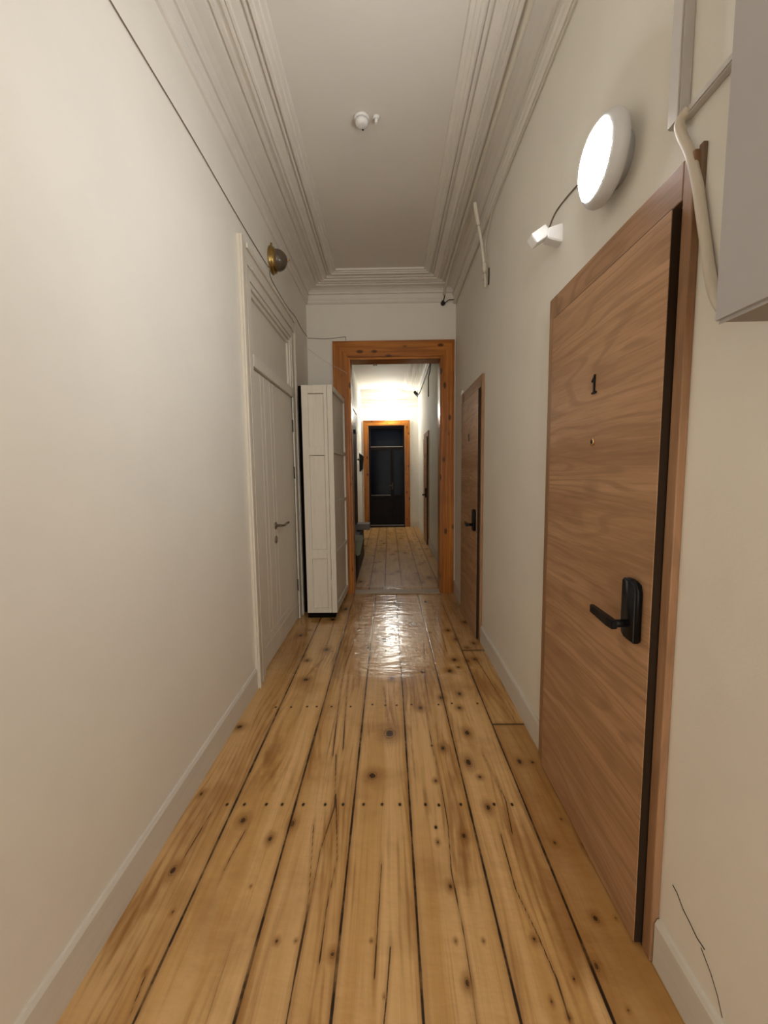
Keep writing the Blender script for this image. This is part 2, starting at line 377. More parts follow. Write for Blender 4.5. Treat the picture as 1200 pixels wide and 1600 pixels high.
def make_floor():
    def lin(a, b, st): return list(np.linspace(a, b, max(2, int(round((b - a) / st)) + 1)))
    xs = sorted(set(np.round(lin(-0.86, 0.74, 0.0034) + SEAMN + SEAMF, 5)))
    xs = [v for i, v in enumerate(xs) if i == 0 or v - xs[i - 1] > 1e-4]
    ys = lin(YB - 0.1, 0.70, 0.1)[:-1] + lin(0.70, 2.4, 0.0075)[:-1] + lin(2.4, 4.24, 0.014)[:-1] + lin(4.24, 6.4, 0.03)[:-1] + lin(6.4, YE + 0.1, 0.06)
    ys = sorted(set(np.round(ys + [1.961], 5)))
    X, Y = np.meshgrid(xs, ys); nx, ny = len(xs), len(ys)
    x, y = X.ravel(), Y.ravel(); n = x.size
    near = y <= 4.24
    sd = np.full(n, 0.2)
    for s in SEAMN: sd = np.where(near, np.minimum(sd, np.abs(x - s)), sd)
    for s in SEAMF: sd = np.where(~near, np.minimum(sd, np.abs(x - s)), sd)
    for s, x0, x1 in ((1.961, 0.508, 0.75), (2.82, 0.508, 0.75)):
        m = (x >= x0) & (x <= x1); sd = np.where(m, np.minimum(sd, np.abs(y - s) * 0.6), sd)
    knots = [(a, b, r * (0.36 if r > .014 else 0.30)) for a, b, r in KN]
    for i in range(70):
        knots.append((rng.uniform(-0.58, 0.62), rng.uniform(4.4, 9.2), rng.uniform(0.008, 0.02)))
    for i in range(9):
        knots.append((rng.uniform(-0.72, 0.62), rng.uniform(2.2, 4.15), rng.uniform(0.006, 0.013)))
    kd = np.full(n, 9.0); wp = np.zeros(n)
    for a, b, r in knots:
        e = 1.05 + 0.8 * ((a * 37.7 + b * 91.3) % 1.0)
        d = np.hypot((x - a) / r, (y - b) / (r * e)); kd = np.minimum(kd, d)
        wp += r * 0.9 * np.sign(x - a) * np.exp(-np.abs(x - a) / (3.2 * r)) * np.exp(-((y - b) / (6 * r)) ** 2) * -1
    nd = np.full(n, 0.2)
    for a, b in NL: nd = np.minimum(nd, np.hypot(x - a, (y - b) * 0.75))
    cd = np.full(n, 0.2)
    for line in CR:
        L = sorted(line, key=lambda p: p[1]); ly = np.array([p[1] for p in L]); lx = np.array([p[0] for p in L])
        d = np.abs(x - np.interp(y, ly, lx)); fade = np.maximum(0, np.maximum(ly[0] - y, y - ly[-1]))
        cd = np.minimum(cd, d + fade * 0.15)
    dirt = np.interp(y, [1.9, 2.7, 3.6, 4.3, 5.5, 7.0, 9.4], [0.0, 0.10, 0.26, 0.46, 0.42, 0.26, 0.12])
    verts = np.stack([x, y, np.zeros(n)], 1)
    idx = np.arange(n).reshape(ny, nx)
    q = np.stack([idx[:-1, :-1], idx[:-1, 1:], idx[1:, 1:], idx[1:, :-1]], -1).reshape(-1, 4)
    me = bpy.data.meshes.new('floor')
    me.vertices.add(n); me.vertices.foreach_set('co', verts.ravel())
    me.loops.add(q.size); me.loops.foreach_set('vertex_index', q.ravel().astype(np.int32))
    me.polygons.add(len(q)); me.polygons.foreach_set('loop_start', np.arange(0, q.size, 4, dtype=np.int32))
    me.update(calc_edges=True)
    for nm, a in (('sd', sd), ('kd', kd), ('wp', wp), ('nd', nd), ('cd', cd), ('dirt', dirt)):
        at = me.attributes.new(nm, 'FLOAT', 'POINT'); at.data.foreach_set('value', a.astype(np.float32))
    cx, cy = x[q].mean(1), y[q].mean(1)
    bi = np.where(cy <= 4.24, np.searchsorted(SEAMN, cx), 10 + np.searchsorted(SEAMF, cx))
    last = (bi == 6); bi = np.where(last & (cy > 1.961), 7, bi); bi = np.where(last & (cy > 2.82), 8, bi)
    offs = rng.uniform(0, 9, 20)
    tints = np.array([0.24, 0.02, 0.14, 0.0, 0.06, 0.04, 0.60, 0.26, 0.34, 0.1, 0.15, 0.2, 0.3, 0.1, 0.25, 0.1, 0.2, 0.1, 0.1, 0.1])
    for nm, a in (('boff', offs[bi]), ('tint', tints[bi])):
        at = me.attributes.new(nm, 'FLOAT', 'FACE'); at.data.foreach_set('value', a.astype(np.float32))
    me.materials.append(M['floor'])
    o = bpy.data.objects.new('floor', me); COL.objects.link(o)
    tag(o, 'worn honey-coloured pine floorboards with knots and dark gaps along the corridor', 'floor', kind='structure')
make_floor()

# ------------------------------------------------------------------ walls and ceiling
DOORY = [0.0, 2.01, 6.005]                         # offsets of the three oak doors
DY0, DY1, DTOP = 0.987, 1.672, 1.862               # rough opening of an oak door
bm = nb(); ycur = YB
for dy in DOORY:
    box(bm, (XR, ycur, 0), (XR + 0.18, DY0 + dy, ZC)); box(bm, (XR, DY0 + dy, DTOP), (XR + 0.18, DY1 + dy, ZC)); ycur = DY1 + dy
box(bm, (XR, ycur, 0), (XR + 0.18, YE + 0.15, ZC))
WR = struct('wall_right', bm, M['wall'], 'cream painted plaster wall that carries the oak doors', 'wall')
LY0, LY1, LTOP = 2.486, 3.494, 2.41
bm = nb(); box(bm, (XL - 0.18, YB, 0), (XL, LY0, ZC)); box(bm, (XL - 0.18, LY0, LTOP), (XL, LY1, ZC)); box(bm, (XL - 0.18, LY1, 0), (XL, D + 0.001, ZC))
struct('wall_left', bm, M['wall'], 'long cream painted plaster wall with thin wire near its top', 'wall')
bm = nb(); box(bm, (XL - 0.18, D, 0), (OX0, D + WT, ZC)); box(bm, (OX1, D, 0), (XR, D + WT, ZC)); box(bm, (OX0, D, OZ), (OX1, D + WT, ZC))
struct('wall_cross', bm, M['wall'], 'cream cross wall around the orange wood doorway', 'wall')
BY0, BY1, BTOP = 6.95, 7.86, 2.34
bm = nb(); box(bm, (FXL - 0.18, D + WT, 0), (FXL, BY0, ZC)); box(bm, (FXL - 0.18, BY0, BTOP), (FXL, BY1, ZC)); box(bm, (FXL - 0.18, BY1, 0), (FXL, YE + 0.15, ZC))
struct('wall_far_left', bm, M['wall'], 'white wall with the black door, seen through the doorway', 'wall')
EX0, EX1, EZ = -0.45, 0.365, 2.30
bm = nb(); box(bm, (FXL - 0.18, YE, 0), (EX0, YE + 0.15, ZC)); box(bm, (EX1, YE, 0), (XR, YE + 0.15, ZC)); box(bm, (EX0, YE, EZ), (EX1, YE + 0.15, ZC))
struct('wall_far', bm, M['wall'], 'pale wall around the dark glazed door at the corridor end', 'wall')
struct('ceiling', B((XL - 0.2, YB, ZC), (XR + 0.2, YE + 0.2, ZC + 0.12)), M['ceil'], 'flat off-white ceiling framed by moulded cornice', 'ceiling')

PROF = [(0, 2.918), (.012, 2.920), (.021, 2.930), (.023, 2.950), (.029, 2.956), (.031, 2.990), (.020, 2.994), (.020, 3.001), (.036, 3.004), (.036, 3.008), (.026, 3.010), (.034, 3.022), (.052, 3.036), (.080, 3.044), (.125, 3.046),
        (.127, 3.058), (.137, 3.063), (.139, 3.052), (.157, 3.052), (.159, 3.066), (.176, 3.062), (.180, 3.054), (.190, 3.054), (.194, 3.061), (.200, 3.054), (.210, 3.054),
        (.215, 3.062), (.247, 3.062), (.249, 3.080), (.258, 3.080), (.260, 3.069), (.270, 3.069), (.272, 3.081), (.281, 3.081), (.283, 3.066),
        (.297, 3.066), (.302, 3.074), (.318, 3.074), (.323, 3.081), (.341, 3.081), (.345, ZC), (0, ZC)]
def sweep(stations):
    bm = nb(); rows = [[bm.verts.new(f(s, z)) for s, z in PROF] for f in stations]; n = len(PROF)
    for a, b in zip(rows, rows[1:]):
        for i in range(n): bm.faces.new((a[i], a[(i + 1) % n], b[(i + 1) % n], b[i]))
    bm.faces.new(rows[0]); bm.faces.new(rows[-1][::-1])
    return bm
struct('trim_1', sweep([lambda s, z: (XL + s, YB, z), lambda s, z: (XL + s, D - s, z), lambda s, z: (XR - s, D - s, z), lambda s, z: (XR - s, YB, z)]), M['cornice'],
       'reeded plaster cornice around the near ceiling', 'cornice')
struct('trim_2', sweep([lambda s, z: (XR - s, D + WT, z), lambda s, z: (XR - s, YE, z)]), M['cornice'], 'plaster cornice over the far corridor beyond the doorway', 'cornice')
bm = nb(); box(bm, (FXL, YE - 0.02, 2.83), (XR, YE, 2.85), .004); box(bm, (FXL, YE - 0.015, 2.79), (XR, YE, 2.80), .003); box(bm, (FXL, YE - 0.02, 2.70), (XR, YE, 2.712), .003)
box(bm, (FXL, YE - 0.05, 3.0), (XR - 0.34, YE, ZC), .01)
struct('trim_3', bm, M['cornice'], 'thin picture rails above the far glazed door', 'moulding')

def skirting(segs, xw, sgn):
    bm = nb()
    for a, b in segs:
        t = 0.013; h = 0.125
        prism(bm, [(xw, a, 0), (xw + sgn * t, a, 0), (xw + sgn * t, a, h - .012), (xw + sgn * (t - .006), a, h), (xw, a, h)], (0, b - a, 0))
    return bm
struct('baseboard_left', skirting([(YB, 2.318)], XL, 1), M['whitey'], 'white baseboard along the long plain wall', 'baseboard')
struct('baseboard_right', skirting([(YB, 0.952), (1.752, 2.962), (3.766, D)], XR, -1), M['whitey'], 'white baseboard between the oak doors', 'baseboard')
struct('baseboard_far_right', skirting([(D + WT, 6.957), (7.76, YE)], XR, -1), M['whitey'], 'white baseboard on the oak door side beyond the doorway', 'baseboard')
struct('baseboard_far_left', skirting([(7.98, YE)], FXL, 1), M['whitey'], 'short white baseboard past the black door', 'baseboard')
struct('baseboard_far', box(B((0.49, YE - .013, 0), (XR - .013, YE, .11), .003), (FXL + .014, YE - .013, 0), (-0.57, YE, .11), .003), M['whitey'], 'short white baseboard beside the dark glazed door', 'baseboard')

# ------------------------------------------------------------------ doorway casing, threshold
c = thing('trim_4', (0.07, D, 0), 'orange varnished pine casing around the open doorway in the cross wall', 'door casing', kind='structure')
CF, CB = D - 0.028, D + WT + 0.02
WJ0, WJ1, WZT = -0.545, 0.664, 2.560
def casing(parent, x0, x1, xa, xb, zi, zt, yf, yb, name='casing'):
    # mitred flat boards with a raised inner bead; x0..x1 outer, xa..xb inner
    for s, (o, i) in ((0, (x0, xa)), (1, (x1, xb))):
        bm = nb(); prism(bm, [(o, yf, 0), (i, yf, 0), (i, yf, zi), (o, yf, zt)], (0, yb - yf, 0))
        sg = 1 if i > o else -1
        box(bm, (i - sg * .030, yf - .006, 0), (i - sg * .004, yf, zi + .012), .003)
        box(bm, (o + sg * .001, yf - .006, 0), (o + sg * .016, yf, zt - .004), .003)
        obj('side_casing', bm, M['pinev'], parent)
    bm = nb(); prism(bm, [(x0, yf, zt), (xa, yf, zi), (xb, yf, zi), (x1, yf, zt)], (0, yb - yf, 0))
    box(bm, (xa - .018, yf - .006, zi + .004), (xb + .018, yf, zi + .030), .003); box(bm, (x0 + .003, yf - .006, zt - .016), (x1 - .003, yf, zt - .001), .003)
    obj('head_casing', bm, M['pineh'], parent)
casing(c, WJ0, WJ1, OX0, OX1, OZ, WZT, CF, D - 0.001)
for a, b in ((OX0, OX0 + .022), (OX1 - .022 + .014, OX1)):
    obj('jamb_lining', B((a, CF + .01, 0), (b, CB, OZ), .002), M['pinev'], c)
obj('head_lining', B((OX0 + .023, CF + .01, OZ - .022), (OX1 - .009, CB, OZ), .002), M['pineh'], c)
th = B((OX0 + .024, D - 0.06, 0.0), (OX1 - .010, D + 0.07, 0.014), .006)
struct('trim_5', th, M['thresh'], 'pale worn threshold strip across the open doorway', 'threshold')

# ------------------------------------------------------------------ oak doors on the right wall
def oak_door():
    d = thing('door_1', (0.68, 0.955, 0), 'nearest oak veneer door with dark numeral 1 and black lever lock', 'door', kind='structure', group=None)
    xf = 0.660
    fr = obj('door_frame', B((xf, 0.955, 0), (XR - .0005, DY0, 1.947), .003), M['oakframe'], d)
    obj('frame_side', B((xf, DY1, 0), (XR - .0005, 1.748, 1.947), .003), M['oakframe'], d)
    obj('frame_head', B((xf, DY0 + .0005, DTOP + .001), (XR - .0005, DY1 - .0005, 1.9465), .003), M['oakhead'], d)
    bm = nb(); box(bm, (XR, DY0, 0), (0.82, DY0 + .006, DTOP)); box(bm, (XR, DY1 - .006, 0), (0.82, DY1, DTOP)); box(bm, (XR, DY0 + .006, DTOP - .006), (0.82, DY1 - .006, DTOP))
    box(bm, (.80, DY0 + .006, 0), (.82, DY1 - .006, DTOP - .006))
    obj('frame_rebate', bm, M['oakedge'], d)
    lf = obj('leaf', B((0.642, 0.9935, 0.008), (0.688, 1.662, 1.848), .0015), M['oakleaf'], d)
    bm = nb(); box(bm, (0.6435, 0.991, 0.010), (0.687, 0.9933, 1.847)); box(bm, (0.6435, 1.6622, 0.010), (0.687, 1.6645, 1.847)); box(bm, (0.6435, .996, 1.8482), (0.687, 1.66, 1.8505))
    obj('edge_band', bm, M['oakedge'], d)
    # lock body: rounded escutcheon with a bowed front
    bm = nb(); y0, y1, z0, z1 = 1.022, 1.086, 0.822, 0.984; ch = .020
    prof = [(y0, z0), (y1 - ch, z0), (y1 - .006, z0 + .008), (y1, z0 + ch + .008), (y1, z1 - .006), (y1 - .006, z1), (y0 + ch + .006, z1), (y0 + .007, z1 - .008), (y0, z1 - ch - .01)]
    prism(bm, [(0.6415, y, z) for y, z in prof], (-.022, 0, 0))
    bmesh.ops.bevel(bm, geom=[e for e in bm.edges], offset=.0045, segments=3, affect='EDGES')
    for f in bm.faces: f.smooth = True
    h = obj('lock_plate', bm, M['black'], d)
    bm = nb(); yc, zc = 1.050, 0.868
    tube(bm, [(0.6205, yc, zc), (0.575, yc, zc)], .0105, 14)
    prism(bm, [(0.572, yc - .012, zc + .011), (0.588, yc - .012, zc + .011), (0.588, yc + .010, zc + .011), (0.597, 1.178, zc + .009), (0.584, 1.180, zc + .009), (0.572, yc + .016, zc + .011)], (0, 0, -.023))
    bmesh.ops.bevel(bm, geom=[e for e in bm.edges if e.calc_length() > .015], offset=.002, segments=2, affect='EDGES')
    obj('lever', bm, M['black'], h)
    bm = nb(); lathe(bm, [(.012, 0), (.012, .004), (.008, .006), (.0075, .005)], (0.6418, 1.315, 1.355), (-1, 0, 0), 24)
    ph = obj('peephole', bm, M['brassring'], d)
    obj('lens', lathe(nb(), [(.0072, 0.0), (.006, .0062), (0, .0072)], (0.6418, 1.315, 1.355), (-1, 0, 0), 20), M['black'], ph)
    # numeral 1, reading from the corridor (reader looks towards +x, so right is -y)
    bm = nb(); yc, zb = 1.316, 1.503
    def P(u, v): return (0.6418, yc - u, zb + v)
    prism(bm, [P(-.0035, .004), P(.0045, .004), P(.0045, .058), P(-.001, .058), P(-.004, .051), P(-.014, .043), P(-.014, .037), P(-.0035, .044)], (-.004, 0, 0))
    prism(bm, [P(-.0135, 0), P(.0145, 0), P(.0145, .006), P(-.0135, .006)], (-.0042, 0, 0))
    obj('numeral', bm, M['black'], d)
    return d
DOOR = oak_door()
dup(DOOR, DOORY[1], 'oak veneer door with a black lever lock right before the orange doorway')
dup(DOOR, DOORY[2], 'narrow-looking oak door inside the far corridor beyond the doorway')
for i, o in enumerate([o for o in COL.objects if o.name.startswith('door_1') and o.parent is None]): o.name = 'door_%d' % (i + 1)

# ------------------------------------------------------------------ white door on the left wall
d = thing('door_4', (XL, 2.99, 0), 'white painted plank door with blank transom panel on the left side wall', 'door', kind='structure')
x0 = XL + .0005
def archi(y0, y1, z0, z1, vertical, flip):
    bm = nb(); box(bm, (x0, y0, z0), (XL + .018, y1, z1), .002)
    if vertical:
        a, b = (y0, y0 + .028) if not flip else (y1 - .028, y1)
        box(bm, (XL + .018, a, z0), (XL + (.025 if flip else .030), b, z1), .004)
        a, b = (y1 - .018, y1) if not flip else (y0, y0 + .018)
        box(bm, (XL + .018, a, z0), (XL + .024, b, z1 - .08), .003)
    else:
        box(bm, (XL + .018, y0, z1 - .028), (XL + .030, y1, z1), .005); box(bm, (XL + .018, y0 + .09, z0), (XL + .024, y1 - .09, z0 + .018), .003)
    return bm
obj('architrave', archi(2.318, 2.410, 0, 2.545, True, False), M['old'], d)
obj('architrave', archi(3.580, 3.630, 0, 2.545, True, True), M['old'], d)
obj('architrave_head', archi(2.4105, 3.5795, 2.440, 2.545, False, False), M['white'], d)
bm = nb(); box(bm, (x0 - .09, 2.411, 0), (XL + .012, 2.486, 2.439), .002); obj('inner_frame', bm, M['white'], d)
bm = nb(); box(bm, (x0 - .09, 3.494, 0), (XL + .012, 3.579, 2.439), .002); obj('inner_frame', bm, M['white'], d)
# (the inner frame laps the wall opening)
obj('frame_head', B((x0, 2.4865, 2.375), (XL + .012, 3.4935, 2.439), .002), M['white'], d)
obj('transom_bar', B((x0 - .06, 2.4865, 1.895), (XL + .016, 3.4935, 1.965), .004), M['white'], d)
bm = nb(); box(bm, (XL - .05, 2.487, 1.966), (XL - .022, 3.493, 2.374)); 
tp = obj('transom_panel', bm, M['white'], d)
bm = nb()
for k, (w, x1) in enumerate(((0.0, .006), (.030, -.006))):
    for a, b in (((2.487 + w, 1.967 + w * .5), (2.515 + w, 2.373 - w)), ((3.465 - w, 1.967 + w * .5), (3.493 - w, 2.373 - w)), ((2.516 + w, 2.345 - w), (3.464 - w, 2.373 - w))):
        box(bm, (XL - .0219, a[0], a[1]), (XL + x1, b[0], b[1]), .003)
obj('transom_moulding', bm, M['white'], d)
# leaf with pairs of routed grooves
def grooved_leaf():
    bm = nb(); xs0, xf = XL - .045, XL - .004; g = .008; dp = .005
    ys = [2.490]
    for yc in (2.520, 2.652, 2.722, 2.855, 2.925): ys += [yc - g / 2, yc, yc + g / 2]
    ys.append(3.490)
    zs = [0.012, .146, .150, .154, .206, .210, .214, 1.888]
    def isg(i, n): return False
    gy = {2, 5, 8, 11, 14}; gz = {2, 5}
    V = [[bm.verts.new((xf - (dp if (i in gy and zs[j] > .1) or (j in gz and i > 2) else 0), y, z)) for j, z in enumerate(zs)] for i, y in enumerate(ys)]
    for i in range(len(ys) - 1):
        for j in range(len(zs) - 1): bm.faces.new((V[i][j], V[i + 1][j], V[i + 1][j + 1], V[i][j + 1]))
    rim = [V[i][0] for i in range(len(ys))] + [V[-1][j] for j in range(1, len(zs))] + [V[i][-1] for i in range(len(ys) - 2, -1, -1)] + [V[0][j] for j in range(len(zs) - 2, 0, -1)]
    back = [bm.verts.new((xs0, v.co.y, v.co.z)) for v in rim]; n = len(rim)
    for k in range(n): bm.faces.new((rim[k], back[k], back[(k + 1) % n], rim[(k + 1) % n]))
    bm.faces.new(back)
    return bm
lf = obj('leaf', grooved_leaf(), M['white'], d)
obj('backing', B((XL - .10, 2.4865, 0), (XL - .09, 3.4935, 2.43)), M['dark'], d)
for y, z in ((2.487, 1.70), (2.487, 1.27), (2.487, 0.27), (3.493, 1.66), (3.493, 1.27), (3.493, 0.30)):
    bm = nb(); tube(bm, [(XL + .001, y, z - .05), (XL + .001, y, z + .05)], .0055, 10)
    obj('hinge', bm, M['hinge'], d)
bm = nb(); lathe(bm, [(.026, 0), (.026, .006), (.022, .009), (.011, .010), (.010, .045)], (XL - .004, 2.875, .900), (1, 0, 0), 24)
rose = obj('handle_rose', bm, M['steel'], d)
bm = nb(); tube(bm, spline([(XL + .041, 2.872, .900), (XL + .050, 2.900, .898), (XL + .052, 2.94, .898), (XL + .050, 2.965, .903), (XL + .062, 2.995, .908)], 5), .0085, 12)
obj('lever', bm, M['steel'], rose)
bm = nb(); lathe(bm, [(.026, 0), (.026, .006), (.022, .009), (.0, .010)], (XL - .004, 2.875, .800), (1, 0, 0), 24); box(bm, (XL + .003, 2.869, .786), (XL + .008, 2.881, .812), .002)
obj('keyhole_rose', bm, M['steel'], d)

# ------------------------------------------------------------------ folded panelled shutter by the doorway
s = thing('folding_shutter', (-.60, 3.85, 0), 'tall white panelled folding shutter standing open beside the orange doorway', 'shutter')
def panelled(o, u, v, n, W, H, stiles, rails, th, dep=.012, gap=0.0):
    # leaf in the plane o + a*u + b*v with sunk panels; stiles/rails give the solid strips
    bm = nb(); u, v, n, o = Vector(u), Vector(v), Vector(n), Vector(o)
    def blk(a0, a1, b0, b1, d0, d1, bev=.0):
        t = nb(); box(t, (a0, d0, b0), (a1, d1, b1), bev)
        for w in t.verts: w.co = o + u * w.co.x + v * w.co.z + n * w.co.y
        me = bpy.data.meshes.new('t'); t.to_mesh(me); t.free(); bm.from_mesh(me); bpy.data.meshes.remove(me)
    for a, b in stiles: blk(a, b, 0, H, -th, 0, .002)
    for a, b in rails: blk(stiles[0][1], stiles[1][0], a, b, -th, 0, .002)
    for (a, b), (c2, d2) in zip(rails, rails[1:]): blk(stiles[0][1], stiles[1][0] - gap, b, c2 - gap, -th + .004, -dep)
    return bm
z0, ht = .048, 1.944
rl = [(0, .042), (.482, .562), (1.367, 1.437), (1.877, ht)]
obj('front_leaf', panelled((-.721, 3.49, z0), (1, 0, 0), (0, 0, 1), (0, -1, 0), .212, ht, [(0, .055), (.184, .212)], rl, .034, .016, .0035), M['shutter'], s)
rl2 = [(0, .06), (.500, .530), (.940, .970), (1.385, 1.415), (1.900, ht)]
obj('side_leaf', panelled((-.462, 3.488, z0), (.03, .7, 0), (0, 0, 1), (1, -.04, 0), .70, ht, [(0, .03), (.955, 1.0)], rl2, .044, .016), M['shutter'], s)
obj('shade_board', B((-.797, 3.650, 0.002), (-.700, 4.19, 2.020), .002), M['dark'], s)  # added near-black board, stands in for shade in the slit beside the wall
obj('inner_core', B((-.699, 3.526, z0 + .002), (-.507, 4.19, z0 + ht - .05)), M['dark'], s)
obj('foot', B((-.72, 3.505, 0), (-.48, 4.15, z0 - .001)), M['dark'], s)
for z in (.30, 1.0, 1.75): obj('hinge', tube(nb(), [(-.507, 3.487, z - .045), (-.507, 3.487, z + .045)], .004, 8), M['shutter'], s)

# ------------------------------------------------------------------ wall lamps
L1 = (0.68, 1.285, 2.152)
l = thing('wall_lamp', L1, 'lit round white wall lamp above the nearest oak door', 'wall lamp')
obj('housing', lathe(nb(), [(.066, 0.0005), (.066, .026), (.098, .030), (.111, .038), (.1155, .050), (.113, .063), (.104, .074), (.096, .079), (.0915, .077)], L1, (-1, 0, 0), 56), M['lampbody'], l)
obj('diffuser', lathe(nb(), [(.0905, .070), (.0905, .077)] + [(.0905 * math.cos(a), .077 + .024 * math.sin(a)) for a in np.linspace(.15, 1.5, 9)] + [(0, .101)], L1, (-1, 0, 0), 48), M['lamp'], l)
L2 = (0.035, YE, 2.585)
l = thing('globe_lamp', L2, 'small lit globe lamp on the wall above the dark glazed door', 'wall lamp')
obj('base', lathe(nb(), [(.05, .0005), (.05, .02), (.035, .03), (.03, .05)], L2, (0, -1, 0), 28), M['plastic'], l)
obj('globe', lathe(nb(), [(.03, .045)] + [(.088 * math.sin(a), .125 - .088 * math.cos(a)) for a in np.linspace(.36, PI, 18)], L2, (0, -1, 0), 36), M['globe'], l)
L3 = (XL, 3.0, 2.735)
l = thing('dome_lamp', L3, 'unlit brass wall lamp with smoked dome above the white plank door', 'wall lamp')
obj('base', lathe(nb(), [(.086, .0005), (.090, .006), (.088, .012), (.078, .016), (.082, .022), (.082, .028), (.072, .034), (.070, .044)], L3, (1, 0, 0), 44), M['brass'], l)
obj('dome', lathe(nb(), [(.068, .040)] + [(.070 * math.cos(a), .044 + .070 * math.sin(a)) for a in np.linspace(0.02, 1.5, 12)] + [(.004, .114)], L3, (1, 0, 0), 40), M['smoked'], l)
obj('finial', lathe(nb(), [(.006, .112), (.007, .116), (.004, .120), (.006, .126), (.004, .132), (0, .134)], L3, (1, 0, 0), 16), M['brass'], l)
obj('bracket', B((XL + .0005, 2.992, 2.82), (XL + .012, 3.008, 2.85), .003), M['brass'], l)

# ------------------------------------------------------------------ motion sensors
def sensor(y, z, label, k=1.0):
    t = thing('motion_sensor', (XR, y, z), label, 'motion sensor')
    bm = nb(); prism(bm, [(XR - .0005, y - .030 * k, z - .035 * k), (XR - .0005, y - .030 * k, z + .035 * k), (XR - .055 * k, y - .020 * k, z + .022 * k), (XR - .055 * k, y - .020 * k, z - .015 * k)], (0, .052 * k, 0))
    bmesh.ops.bevel(bm, geom=bm.edges[:], offset=.003, segments=2, affect='EDGES')
    obj('mount', bm, M['plastic'], t)
    bm = nb(); box(bm, (-.036 * k, -.026 * k, -.021 * k), (.036 * k, .026 * k, .021 * k), .008 * k)
    bmesh.ops.transform(bm, matrix=Matrix.Translation((XR - .082 * k, y + .004, z + .000)) @ Matrix.Rotation(-0.62, 4, 'Y') @ Matrix.Rotation(0.15, 4, 'Z'), verts=bm.verts[:])
    obj('head', bm, M['plastic'], t)
    return t
sensor(1.715, 2.178, 'white motion sensor on the wall beside the lit round lamp')
sensor(3.80, 1.965, 'tiny white motion sensor at the top corner of the second oak door', 0.42).scale = (0.45, 0.9, 1.9)
def wire(name, pts, r, mat, label, cat, n=6, seg=6, grp=None):
    o = obj(name, tube(nb(), spline(pts, n), r, seg), mat, loc=pts[0])
    return tag(o, label, cat, grp)
wire('cable', [(XR - .004, 1.83, 2.262), (XR - .004, 1.77, 2.288), (XR - .004, 1.685, 2.286), (XR - .004, 1.55, 2.263), (XR - .006, 1.40, 2.22)], .0030, M['oldwire'], 'short dark cable running from motion sensor up to the lit lamp', 'cable')

# ------------------------------------------------------------------ smoke detectors
def detector(x, y, r, label):
    t = thing('smoke_detector', (x, y, ZC), label, 'smoke detector')
    obj('base', lathe(nb(), [(r, .0005), (r, .010), (r * .92, .014)], (x, y, ZC), (0, 0, -1), 36), M['plastic'], t)
    obj('cap', lathe(nb(), [(r * .80, .0142), (r * .82, .028), (r * .70, .038), (r * .40, .042), (0, .043)], (x, y, ZC), (0, 0, -1), 36), M['plastic'], t)
    obj('indicator', lathe(nb(), [(.004, .040), (.004, .045), (0, .046)], (x + r * .1, y + r * .55, ZC), (0, 0, -1), 12), M['black'], t)
detector(-0.120, 2.318, .040, 'round white smoke detector in the middle of the near ceiling')
t = thing('ceiling_socket', (-0.045, 2.318, ZC), 'small white ceiling socket next to the round smoke detector', 'ceiling socket')
obj('base', lathe(nb(), [(.020, .0005), (.019, .006), (.012, .010)], (-.045, 2.318, ZC), (0, 0, -1), 24), M['plastic'], t)
obj('plug', B((-.052, 2.310, ZC - .03), (-.038, 2.326, ZC - .0102), .003), M['plastic'], t)
detector(-0.21, 7.2, .045, 'small smoke detector on the ceiling of the far corridor')

# ------------------------------------------------------------------ metal box and trunking at the right edge
t = thing('metal_box', (XR, 0.30, 1.50), 'grey enamel metal box on the wall at the right picture edge', 'electrical box')
zb, yf = 1.508, 0.728
obj('body', B((.562, -.05, zb + .012), (XR - .0005, yf - .004, 2.60), .004), M['steelbox'], t)
bm = nb(); prism(bm, [(.548, yf, zb), (.5615, yf, zb), (.5615, yf, 2.61), (.548, yf, 2.61)], (0, -.79, 0)); bmesh.ops.bevel(bm, geom=bm.edges[:], offset=.0062, segments=4, affect='EDGES')
obj('door_panel', bm, M['steelbox'], t)
obj('bottom_plate', B((.563, -.05, zb + .004), (XR - .002, yf - .006, zb + .0115)), M['boxunder'], t)
t = thing('cable_trunking', (XR, 1.02, 2.04), 'pale vertical cable trunking above the nearest oak door frame', 'cable trunking')
obj('channel', B((XR - .0005, 1.006, 2.045), (XR - .024, 1.042, 2.905), .002), M['trunk'], t)
obj('lid', B((XR - .0245, 1.008, 2.046), (XR - .028, 1.040, 2.904), .001), M['trunk'], t)
tag(obj('cable_trunking', box(B((XR - .0005, 0.62, 2.040), (XR - .016, 1.003, 2.058), .002), (XR - .0165, 0.63, 2.043), (XR - .019, 1.000, 2.055), .001), M['trunk'], loc=(XR, .8, 2.05)),
    'thin horizontal cable trunking leading behind the grey metal box', 'cable trunking')
wire('hose', [(XR - .014, 0.990, 2.052), (XR - .022, 1.006, 2.038), (XR - .020, 1.000, 2.005), (XR - .017, 0.974, 1.948), (XR - .014, 0.953, 1.88), (XR - .013, 0.936, 1.808), (XR - .012, 0.912, 1.708), (XR - .012, .895, 1.645), (XR - .012, .875, 1.60), (XR - .012, .850, 1.57)], .0105, M['plaster'],
     'cream plaster-spattered hose hanging beside the grey metal box', 'hose', 8, 12)
tag(obj('wood_strip', B((XR - .0005, 0.945, 1.80), (XR - .010, 0.958, 1.955), .002), M['brown'], loc=(XR, .95, 1.8)), 'short brown wood strip behind the cream hose', 'wood strip')

